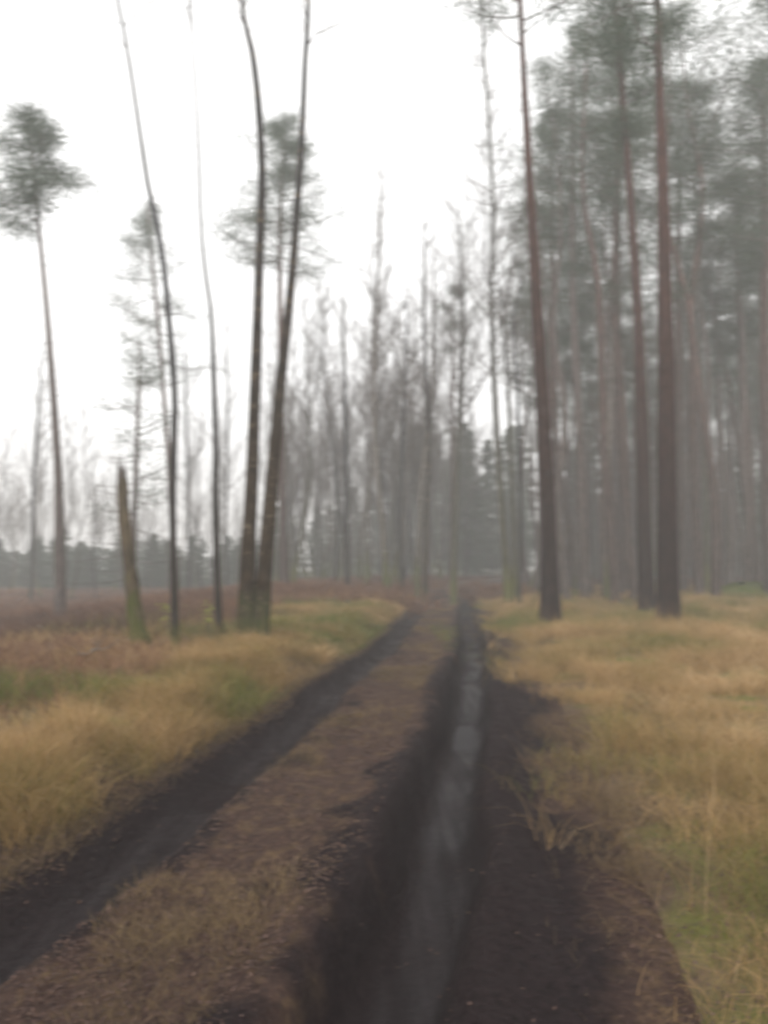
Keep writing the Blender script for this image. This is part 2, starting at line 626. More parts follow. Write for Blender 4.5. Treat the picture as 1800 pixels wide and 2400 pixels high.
def flakes(name, pts, size, mat, tintf, lift=.01, flat=.35):
    n = len(pts)
    x, y = pts[:, 0], pts[:, 1]
    z = H(x, y) + lift * rng.random(n) + .012
    d = np.hypot(x, y)
    s = size * (.6 + .8 * rng.random(n)) * (1 + .05 * d)
    a = rng.random(n) * 6.283
    e1 = np.stack([np.cos(a), np.sin(a), rng.normal(0, flat, n)], -1)
    e2 = np.stack([-np.sin(a), np.cos(a), rng.normal(0, flat, n)], -1) * .62
    c = np.stack([x, y, z], -1)
    s = s[:, None]
    V = np.stack([c - e1 * s, c - e2 * s * .9, c + e1 * s, c + e2 * s], 1)
    F = np.arange(n * 4).reshape(n, 4)
    tint = np.repeat(np.clip(tintf(x, y) + rng.normal(0, .22, n), 0, 1), 4)
    return mesh_np(name, V.reshape(-1, 3), F, mat, attrs={'tint': tint}, smooth=False)


def f_lit(x, y):
    u = u_of(x, y)
    mid = sstep(-.3, -.55, u) * sstep(-1.55, -1.3, u)
    rs = .28 * sstep(.8, 1.3, u) * sstep(2.6, 1.6, u)
    le = .6 * sstep(-1.95, -2.1, u) * sstep(-3.2, -2.6, u)
    return np.clip(mid * np.clip(.65 + 1.2 * N2(x, y, .7), .1, 1) + rs + le + .008, 0, 1)


plt = zone_sample(110000, f_lit, (-7, 9, 1.4, 40), 1.7)
tag(flakes('leaf_litter', plt, .0072, M['litter'], lambda x, y: .5 + .5 * N1(x, y, 1.3)),
    'dead brown leaves strewn over the middle of the track', 'fallen leaves', kind='stuff')


def f_heather(x, y):
    lefty = left_open(x, y)
    return lefty * sstep(62, 30, y) * np.clip(.75 + 1.1 * N1(x, y, 3), .2, 1) * sstep(-2.9, -4.0, u_of(x, y))


ph = zone_sample(105000, f_heather, (-40, 4, 5, 60), 1.6)
tag(blades('heather', ph, lambda x, y: .25 + .25 * N1(x, y, 2.1) + .35 * sstep(12, 20, y), .006, .9, M['heather'],
           lambda x, y: .45 + .9 * N1(x, y, 2.6), droop=.25, segs=2),
    'purplish brown heather and dead bramble covering the clearing on the left', 'heather', kind='stuff')


def f_floor(x, y):
    u = u_of(x, y)
    return sstep(.9, 2.5, np.abs(u + .9) - .6) * sstep(20, 30, y) * sstep(85, 50, y) * np.clip(.6 + N1(x, y, 4), .1, 1)


pf = zone_sample(50000, f_floor, (-30, 60, 20, 85), 1.2)
tag(blades('undergrowth', pf, lambda x, y: .35 + .3 * N1(x, y, 2.1), .006, .9, M['heather'],
           lambda x, y: .45 + .5 * N1(x, y, 2.6), droop=.25, segs=2),
    'low brown undergrowth between the far trunks', 'undergrowth', kind='stuff')


def f_brack(x, y):
    return .5 * np.clip(2.2 * N2(x, y, 3.5), 0, 1) * left_open(x, y) * sstep(-1.5, -4, u_of(x, y)) + np.exp(-(((x + 2.9) / 3.6) ** 2 + ((y - 27) / 3.5) ** 2) ** 2) + .7 * np.exp(-(((x - 5.5) / 1.4) ** 2 + ((y - 36) / 4) ** 2) ** 2)


pb = zone_sample(30000, f_brack, (-26, 9, 10, 44), 1.0)
tag(blades('bracken', pb, lambda x, y: .40 + .35 * sstep(16, 24, y) + .5 * N1(x, y, 1.5), .012, 1.0, M['bracken'],
           lambda x, y: .5 + .6 * N1(x, y, 1.7), droop=.4),
    'rusty dead bracken behind the bank left of the track bend', 'bracken', kind='stuff')


def f_mossg(x, y):
    a = np.exp(-(((x + 1.6) / 2.4) ** 2 + ((y - 15.5) / 3.6) ** 2) ** 2)
    b = np.exp(-(((x + 4.4) / 1.2) ** 2 + ((y - 7.6) / .9) ** 2) ** 2)
    c = np.exp(-(((x - 1.9) / .5) ** 2 + ((y - 2.9) / .6) ** 2) ** 2)
    return np.clip(a + b + c * 1.0, 0, 1) * sstep(-2.0, -2.5, np.where(x > 1.2, -3, u_of(x, y)))


pm = zone_sample(34000, f_mossg, (-9, 5, 2, 22), 1.0)
tag(blades('green_grass', pm, lambda x, y: .24 + .1 * N1(x, y, 1.5), .0042, 1.0, M['greengrass'],
           lambda x, y: .6 + .5 * N1(x, y, .9), droop=.45),
    'yellow green patches of soft grass among the dry straw', 'grass', kind='stuff')


# ------------------------------------------------------------------ trees
class Segs:
    """thin three-sided twigs collected into one mesh"""

    def __init__(s):
        s.p0, s.p1, s.r0, s.r1, s.g, s.cur = [], [], [], [], [], 0

    def add(s, a, b, r0, r1):
        s.p0.append(a)
        s.p1.append(b)
        s.r0.append(r0)
        s.r1.append(r1)
        s.g.append(s.cur)

    def split(s, mat, parent, tint=.5):
        out = []
        for k in dict.fromkeys(s.g):
            q = Segs()
            for i, gk in enumerate(s.g):
                if gk == k:
                    q.add(s.p0[i], s.p1[i], s.r0[i], s.r1[i])
            out.append(q.build('dead_branch' if k < 0 else 'branch', mat, parent, tint))
        return out

    def build(s, name, mat, parent, tint=.5):
        if not s.p0:
            return None
        a, b = np.array(s.p0, float), np.array(s.p1, float)
        r0, r1 = np.array(s.r0)[:, None], np.array(s.r1)[:, None]
        d = b - a
        d /= np.linalg.norm(d, axis=1, keepdims=True) + 1e-9
        ref = np.where(np.abs(d[:, 2:3]) > .9, np.array([[1., 0, 0]]), np.array([[0, 0, 1.]]))
        e1 = np.cross(d, ref)
        e1 /= np.linalg.norm(e1, axis=1, keepdims=True) + 1e-9
        e2 = np.cross(d, e1)
        n = len(a)
        V = np.zeros((n, 6, 3))
        for k in range(3):
            an = 2.0944 * k
            o = e1 * math.cos(an) + e2 * math.sin(an)
            V[:, k] = a + o * r0
            V[:, 3 + k] = b + o * r1
        base = (np.arange(n) * 6)[:, None, None]
        q = np.array([(0, 1, 4, 3), (1, 2, 5, 4), (2, 0, 3, 5)])
        F = (base + q[None]).reshape(-1, 4)
        tt = np.repeat(np.clip(tint + rng.normal(0, .2, n), 0, 1), 6)
        return mesh_np(name, V.reshape(-1, 3), F, mat, parent, attrs={'tint': tt})


PROTOS = False


class Needles:
    def __init__(s):
        s.c, s.r, s.n = [], [], []

    def clump(s, c, r, n):
        s.c.append(c)
        s.r.append(r)
        s.n.append(n)

    def build(s, name, mat, parent, length=.13, width=.016, seed=0, droop=0):
        g_ = np.random.default_rng(seed)
        n = np.array(s.n)
        tot = int(n.sum())
        c = np.repeat(np.array(s.c), n, 0)
        r = np.repeat(np.array(s.r), n)[:, None]
        ct = np.repeat(g_.random(len(n)), n)
        off = g_.normal(0, .45, (tot, 3)) * r
        off[:, 2] *= .6
        d = off / (np.linalg.norm(off, axis=1, keepdims=True) + 1e-6) + g_.normal(0, .6, (tot, 3))
        d[:, 2] += .15 - droop
        d /= np.linalg.norm(d, axis=1, keepdims=True)
        sd_ = np.cross(d, g_.normal(0, 1, (tot, 3)))
        sd_ /= np.linalg.norm(sd_, axis=1, keepdims=True) + 1e-6
        L = length * (.6 + .8 * g_.random((tot, 1)))
        p = c + off
        V = np.stack([p - sd_ * width, p + sd_ * width, p + d * L], 1)
        F = np.arange(tot * 3).reshape(tot, 3)
        tt = np.repeat(np.clip(ct * .7 + g_.random(tot) * .3, 0, 1), 3)
        return mesh_np(name, V.reshape(-1, 3), F, mat, parent, attrs={'tint': tt}, smooth=False)


def catmull(pts, n):
    pts = np.asarray(pts, float)
    Q = np.vstack([2 * pts[0] - pts[1], pts, 2 * pts[-1] - pts[-2]])
    out = []
    for i in range(len(pts) - 1):
        p0, p1, p2, p3 = Q[i], Q[i + 1], Q[i + 2], Q[i + 3]
        for k in range(n):
            t = k / n
            out.append(.5 * ((2 * p1) + (-p0 + p2) * t + (2 * p0 - 5 * p1 + 4 * p2 - p3) * t * t + (-p0 + 3 * p1 - 3 * p2 + p3) * t ** 3))
    out.append(pts[-1])
    return np.array(out)


def tube(name, path, mat, parent, seg=12, n=6, flare=1.35, rough=.05, close=False):
    """path rows: x y z r ; smooth tapered tube"""
    C = catmull(path, n)
    R = C[:, 3].copy()
    C = C[:, :3]
    h = C[:, 2] - C[0, 2]
    R = R * (1 + (flare - 1) * np.exp(-h / (.35 + 2 * R[0])))
    T = np.gradient(C, axis=0)
    T /= np.linalg.norm(T, axis=1, keepdims=True) + 1e-9
    ref = np.array([0, 1., 0]) if abs(T[0][1]) < .8 else np.array([1., 0, 0])
    V = []
    ph_ = rnd.random() * 6
    for i in range(len(C)):
        e1 = np.cross(T[i], ref)
        e1 /= np.linalg.norm(e1)
        e2 = np.cross(T[i], e1)
        for k in range(seg):
            a = 2 * math.pi * k / seg
            rr = R[i] * (1 + rough * math.sin(3 * a + ph_ + i * .35) + rough * .6 * math.sin(5 * a - i * .9))
            V.append(C[i] + (e1 * math.cos(a) + e2 * math.sin(a)) * rr)
    F = []
    for i in range(len(C) - 1):
        for k in range(seg):
            k2 = (k + 1) % seg
            F.append((i * seg + k, i * seg + k2, (i + 1) * seg + k2, (i + 1) * seg + k))
    if close:
        V.append(C[-1] + np.array([0, 0, .02]))
        for k in range(seg):
            a_, b__ = (len(C) - 1) * seg + k, (len(C) - 1) * seg + (k + 1) % seg
            F.append((a_, b__, len(V) - 1, len(V) - 1))
        F = [f if f[2] != f[3] else f for f in F]
    me_faces = [tuple(dict.fromkeys(f)) for f in F]
    me = bpy.data.meshes.new(name)
    me.from_pydata([tuple(v) for v in V], [], me_faces)
    me.polygons.foreach_set('use_smooth', [True] * len(me.polygons))
    me.materials.append(mat)
    o = bpy.data.objects.new(name, me)
    COL.objects.link(o)
    o.parent = parent
    return o


def path_eval(path, z):
    p = np.asarray(path, float)
    return np.array([np.interp(z, p[:, 2], p[:, k]) for k in range(4)])


def limb(S, p, d, L, r, up=.0, k=5, wob=.12, R=None):
    """a curved branch; returns its points"""
    R = R or rnd
    pts = [np.array(p, float)]
    d = np.array(d, float)
    d /= np.linalg.norm(d)
    for i in range(k):
        d = d + np.array([R.gauss(0, wob), R.gauss(0, wob), R.gauss(0, wob) + up])
        d /= np.linalg.norm(d)
        q = pts[-1] + d * L / k
        S.add(pts[-1], q, r * (1 - i / k * .8), r * (1 - (i + 1) / k * .8))
        pts.append(q)
    return pts, d


def bare_crown(path, z0, z1, spread, seed, dens=1.0, up=.10, twr=.006, steep=1.0):
    """ascending limbs with sprays of thin twigs"""
    R = random.Random(seed)
    S = Segs()
    for i in range(50 if PROTOS else 0):
        S.add(path_eval(path, z0 + (z1 - z0) * i / 50)[:3], path_eval(path, z0 + (z1 - z0) * (i + 1.02) / 50)[:3], .012, .012)
    nb = int((z1 - z0) * 4.4 * dens)
    for i in range(nb):
        f = (i + R.random()) / nb
        z = z0 + (z1 - z0) * f
        q = path_eval(path, z)
        a = R.random() * 6.283
        L = spread * (1.1 - .75 * f) * R.uniform(.5, 1.15)
        S.cur = i + 1
        d = (math.cos(a), math.sin(a), steep * R.uniform(.9, 2.2))
        r = min(q[3] * .4, .007 + .007 * L)
        pts, dd = limb(S, q[:3], d, L, r, up, 6, .12, R)
        for j in range(1, 7):
            for _ in range(2 if dens > .5 else 1):
                a2 = R.random() * 6.283
                b0 = pts[j]
                dv = np.array([math.cos(a2) * .8, math.sin(a2) * .8, R.uniform(.2, 1.6)]) + dd * .8
                l2 = L * R.uniform(.2, .45)
                p2, d2 = limb(S, b0, dv, l2, max(twr, r * .4), .05, 3, .15, R)
                for m in range(3):
                    dv = np.array([R.gauss(0, .9), R.gauss(0, .9), R.uniform(-.4, 1.0)]) + d2
                    limb(S, p2[m + 1], dv, l2 * R.uniform(.3, .6), twr * .7, -.04, 2, .15, R)
    return S


def pine_crown(path, z0, z1, rad, seed, dens=1.0, shape='pine', per=26, dead=True, zdead=None):
    """needle clumps carried on real branches; returns branches, needles"""
    R = random.Random(seed)
    S, Nd = Segs(), Needles()
    nb = int((z1 - z0) * (5.0 if shape == 'spruce' else 4.2) * dens)
    for i in range(nb):
        f = (i + R.random()) / nb
        z = z0 + (z1 - z0) * f
        q = path_eval(path, z)
        a = R.random() * 6.283
        if shape == 'cone':
            prof = ((1 - f) ** .62 * min(1, .5 + f * 4)) * R.uniform(.5, 1.12) + .08
            elev, up = R.uniform(-.25, .35), .06
        elif shape == 'pine':
            prof = (math.sin(math.pi * min(1, (f * .86 + .14))) ** .7) * R.uniform(.45, 1.12)
            if f > .8:
                prof *= 1 - (f - .8) * 1.6
            elev, up = R.uniform(-.1, .6), .07
        else:
            prof = (1 - f) ** .8 * R.uniform(.7, 1.1) + .06
            elev, up = R.uniform(-.35, .15), .02
        L = max(.25, rad * prof)
        S.cur = i + 1
        r = min(q[3] * .4 + .004, .01 + .011 * L)
        pts, dd = limb(S, q[:3], (math.cos(a), math.sin(a), elev), L, r, up, 5, .13, R)
        start = 2 if shape != 'spruce' else 1
        for j in range(start, 6):
            cr = (.60 if shape != 'spruce' else .30) + .07 * L
            Nd.clump(pts[j] + np.array([0, 0, .05]), cr * R.uniform(.6, 1.1), int(per * R.uniform(.5, 1.2)))
            for _ in range(2):
                dv = dd + np.array([R.gauss(0, .7), R.gauss(0, .7), R.gauss(.1, .3) if shape != 'spruce' else R.gauss(-.15, .15)])
                p2, _d = limb(S, pts[j], dv, L * R.uniform(.15, .38), r * .4, up, 2, .12, R)
                Nd.clump(p2[-1], cr * R.uniform(.6, 1.15), int(per * R.uniform(.6, 1.3)))
                if R.random() < .5:
                    Nd.clump(p2[1], cr * .7, int(per * .6))
    S.cur = 0
    for i in range(50 if PROTOS else 0):
        zz = path[-1, 2]
        S.add(path_eval(path, zz * i / 50)[:3], path_eval(path, zz * (i + 1.02) / 50)[:3], .03, .03)
    if dead:
        zb = zdead if zdead is not None else z0 * .35
        for i in range(int((z0 - zb) * 1.9)):
            z = R.uniform(zb, z0)
            S.cur = -1 - i
            q = path_eval(path, z)
            a = R.random() * 6.283
            L = R.uniform(.3, 1.0) * min(1.2, rad * .5)
            limb(S, q[:3], (math.cos(a), math.sin(a), R.uniform(-.2, .25)), L, .012, -.02, 3, .1, R)
    return S, Nd


def ground_z(x, y):
    return float(H(np.array([x]), np.array([y]))[0])


def traced(pts, D, lean=0.0):
    """pts: viewed (x, y, width px) from the base up -> local path with base point"""
    k = pxm(D)
    w3 = []
    for i, (px, py, wd) in enumerate(pts):
        q = P(px, py, D + lean * i)
        w3.append([*q, wd * k / 2])
    w3 = np.array(w3)
    bz = ground_z(w3[0, 0], D)
    # plant the foot on the ground
    if bz < w3[0, 2]:
        foot = w3[0].copy()
        foot[2] = bz
        if w3[0, 2] - bz > .25:
            w3 = np.vstack([foot, w3])
        else:
            w3[0, 2] = bz
    else:
        while len(w3) > 2 and w3[1, 2] < bz + .3:
            w3 = np.delete(w3, 1, 0)
        w3[0, 2] = bz
    base = w3[0, :3].copy()
    w3[:, :3] -= base
    below = w3[0].copy()
    below[2] -= .35
    w3 = np.vstack([below, w3])
    return base, w3


def extend(path, top, rtop=.02, n=3, bend=.15):
    p = path.tolist()
    a, b = np.array(p[-2]), np.array(p[-1])
    d = (b - a)[:2] / max(.1, (b - a)[2]) * .5
    z0 = b[2]
    for i in range(1, n + 1):
        f = i / n
        z = z0 + (top - z0) * f
        p.append([b[0] + d[0] * (z - z0) + rnd.gauss(0, bend), b[1] + rnd.gauss(0, bend), z, b[3] + (rtop - b[3]) * f])
    return np.array(p)


def make(name, label, cat, group, base, path, mat, crown=None, seg=12, twig=.4, stem_name='trunk', needle='needle', crown_name=None):
    t = empty(name, tuple(base))
    tag(t, label, cat, group)
    tube(stem_name, path, M[mat], t, seg=seg, flare=1.35 if seg < 18 else 1.6)
    if crown:
        S, Nd = crown
        S.split(M['twig'], t, twig) if label else S.build('branchwork', M['twig'], t, twig)
        if Nd:
            Nd.build('foliage', M[needle], t, seed=rnd.randint(0, 9999),
                     length=.20 if needle == 'needle' else .16, width=.0145 if needle == 'needle' else .02)
    return t


def near(name, label, cat, pts, D, mat, top, kind='bare', group=None, c0=None, c1=None, rad=2, seed=1, dens=1, lean=0.0, per=26, seg=12, twr=.006, twig=.4, zdead=None, needle='needle', steep=1.0):
    base, path = traced(pts, D, lean)
    if top and top > path[-1, 2]:
        path = extend(path, top)
    zt = path[-1, 2]
    if kind == 'bare':
        cr = (bare_crown(path, c0 if c0 is not None else zt * .6, (c1 or zt) * .98, rad, seed, dens, twr=twr, steep=steep), None)
    elif kind == 'pine':
        cr = pine_crown(path, c0, c1 or zt, rad, seed, dens, per=per, zdead=zdead)
    elif kind == 'cone':
        cr = pine_crown(path, c0, c1 or zt, rad, seed, dens, shape='cone', per=per, zdead=zdead)
    elif kind == 'spruce':
        cr = pine_crown(path, c0, c1 or zt, rad, seed, dens, shape='spruce', per=per)
    else:
        cr = None
    return make(name, label, cat, group, base, path, mat, cr, seg=seg, twig=twig, needle=needle)


def hz(py, D):          # height above the camera-level ground of a viewed row at depth D
    return P(830, py, D)[2]


# ---- the trunks one can point at, near to far
G_PINE = 'tall pines standing in the grass on the right'
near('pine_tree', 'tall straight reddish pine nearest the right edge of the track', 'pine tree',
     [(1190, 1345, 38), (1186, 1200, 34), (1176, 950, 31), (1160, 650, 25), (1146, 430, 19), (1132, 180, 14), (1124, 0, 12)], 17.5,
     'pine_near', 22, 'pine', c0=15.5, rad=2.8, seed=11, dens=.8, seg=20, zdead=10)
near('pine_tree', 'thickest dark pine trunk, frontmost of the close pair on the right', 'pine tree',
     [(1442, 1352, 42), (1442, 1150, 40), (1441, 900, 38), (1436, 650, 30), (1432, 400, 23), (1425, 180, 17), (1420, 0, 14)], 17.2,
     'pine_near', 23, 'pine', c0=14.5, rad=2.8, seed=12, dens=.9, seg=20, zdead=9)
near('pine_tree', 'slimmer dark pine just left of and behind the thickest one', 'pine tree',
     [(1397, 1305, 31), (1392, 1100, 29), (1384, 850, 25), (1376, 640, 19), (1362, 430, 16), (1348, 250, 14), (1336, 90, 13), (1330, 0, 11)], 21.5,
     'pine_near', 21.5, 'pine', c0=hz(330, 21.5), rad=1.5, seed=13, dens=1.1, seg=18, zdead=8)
near('twin_stemmed_alder', 'dark tree with two thick stems rising from one mossy foot left of the track', 'tree',
     [(532, 1392, 36), (535, 1250, 33), (545, 1000, 27), (556, 700, 22), (563, 500, 19), (566, 380, 17), (560, 250, 16), (548, 130, 14), (532, 60, 11), (522, 0, 9)], 11.8,
     'alder', 16, 'bare', c0=10.6, rad=2.2, seed=14, dens=.5, seg=18)
_tw = [o for o in COL.objects if o.name.startswith('twin_stemmed_alder')][0]
b2, p2_ = traced([(560, 1392, 36), (567, 1300, 34), (582, 1100, 30), (600, 900, 25), (616, 740, 21), (630, 600, 19), (642, 450, 16), (652, 300, 14), (658, 150, 12), (666, 0, 10)], 11.8)
p2_ = extend(p2_, 16)
_s = tube('trunk', p2_, M['alder'], _tw, seg=18)
_s.location = tuple(b2 - np.array(_tw.location))
S2 = bare_crown(p2_, 10.4, 15.8, 2.0, 15, .5)
for _s2 in S2.split(M['twig'], _tw):
    _s2.location = _s.location

near('bare_tree', 'slender dark bare tree curving left high above the clearing', 'tree',
     [(379, 1425, 19), (376, 1250, 16), (373, 1100, 15), (376, 950, 14), (377, 850, 13), (364, 680, 12), (352, 560, 11), (336, 470, 10.5), (320, 400, 9.5), (303, 290, 8), (285, 170, 7), (270, 80, 6.5), (254, 0, 6)], 10.7,
     'slender', 13, 'bare', c0=9.7, rad=1.4, seed=16, dens=.4, seg=12)
near('bare_tree', 'thin pale grey sapling stem just left of the twin stemmed tree', 'tree',
     [(475, 1408, 20), (470, 1280, 15), (465, 1080, 13), (466, 950, 12), (461, 800, 11), (456, 680, 8), (443, 580, 7), (434, 480, 6), (429, 330, 5.5), (422, 180, 4.5), (409, 0, 4)], 11.2,
     'slender', 13, 'bare', c0=10.2, rad=1.1, seed=17, dens=.4, seg=10)
near('pine_tree', 'lone hazy pine with a pale trunk and full crown at the left edge', 'pine tree',
     [(128, 1385, 22), (130, 1250, 21), (127, 1050, 18), (118, 900, 15), (106, 730, 12), (95, 600, 10), (82, 480, 8), (72, 380, 6), (64, 280, 4), (62, 255, 2)], 21.5,
     'pine_grey', None, 'cone', c0=hz(535, 21.5) + .7, rad=1.75, seed=18, dens=1.6, per=27, seg=12, zdead=4)
near('pine_tree', 'hazy pine behind the twin stemmed tree, crown split by its stems', 'pine tree',
     [(616, 1290, 20), (612, 1150, 17), (608, 950, 14), (606, 750, 12), (604, 560, 10), (606, 440, 8), (612, 340, 5), (615, 262, 2)], 29,
     'pine', None, 'cone', c0=hz(610, 29), rad=2.9, seed=19, dens=1.6, per=27, seg=10, zdead=7)
near('pine_tree', 'faint leaning pine with sparse crown behind the slender curving tree', 'pine tree',
     [(372, 1180, 12), (365, 1000, 11), (352, 830, 9), (340, 680, 8), (326, 540, 7), (318, 440, 3)], 36,
     'pine', None, 'cone', c0=hz(840, 36), rad=3.0, seed=20, dens=1.0, per=18, seg=8)
b3, p3_ = traced([(306, 1415, 32), (296, 1345, 29), (285, 1270, 26), (276, 1190, 23), (269, 1110, 22), (264, 1035, 21)], 11.4)
tsn = empty('broken_snag', tuple(b3))
tag(tsn, 'short mossy broken-off dead trunk leaning left in the clearing', 'dead tree')
tube('trunk', p3_, M['snag'], tsn, seg=14, close=True, rough=.18)
Sb = Segs()
for i in range(14):
    z = p3_[-1, 2] + .05
    a = rnd.random() * 6.28
    Sb.add(p3_[-1, :3] + np.array([.05 * math.cos(a), .05 * math.sin(a), -.1]), p3_[-1, :3] + np.array([.07 * math.cos(a), .07 * math.sin(a), rnd.uniform(.08, .5)]), .03, .004)
Sb.build('splintered_top', M['twig'], tsn, .8)
# dead, low hanging boughs of a far larch, arcs between the left pine and the snag
blh, plh = traced([(286, 1250, 12), (290, 1100, 11), (296, 950, 9), (300, 820, 6), (302, 740, 3)], 21)
tl = empty('larch_tree', tuple(blh))
tag(tl, 'hazy larch with long drooping dead boughs reaching left across the gap', 'larch tree')
tube('trunk', plh, M['pine_grey'], tl, seg=8)
Sl = Segs()
for k in range(16):
    Sl.cur = 1000 + k
    z = .9 + k * .30 + rnd.uniform(-.1, .1)
    q = path_eval(plh, z)
    a = math.pi + rnd.uniform(-.5, .5) if k % 3 else rnd.uniform(-.6, .6)
    L = rnd.uniform(1.3, 2.2)
    pts_, dd_ = limb(Sl, q[:3], (math.cos(a), math.sin(a), -.45), L, .014, .11, 7, .04)
    for j in range(2, 7):
        limb(Sl, pts_[j], (rnd.gauss(0, .5) + dd_[0], rnd.gauss(0, .5), rnd.uniform(-.6, .3)), .35, .006, 0, 2)
SS, NN = pine_crown(plh, 3.0, plh[-1, 2], 1.3, 33, .9, per=8, dead=False)
for i in range(len(SS.p0)):
    Sl.cur = SS.g[i]
    Sl.add(SS.p0[i], SS.p1[i], SS.r0[i], SS.r1[i])
Sl.split(M['twig'], tl, .5)
NN.build('foliage', M['needle'], tl, seed=5)

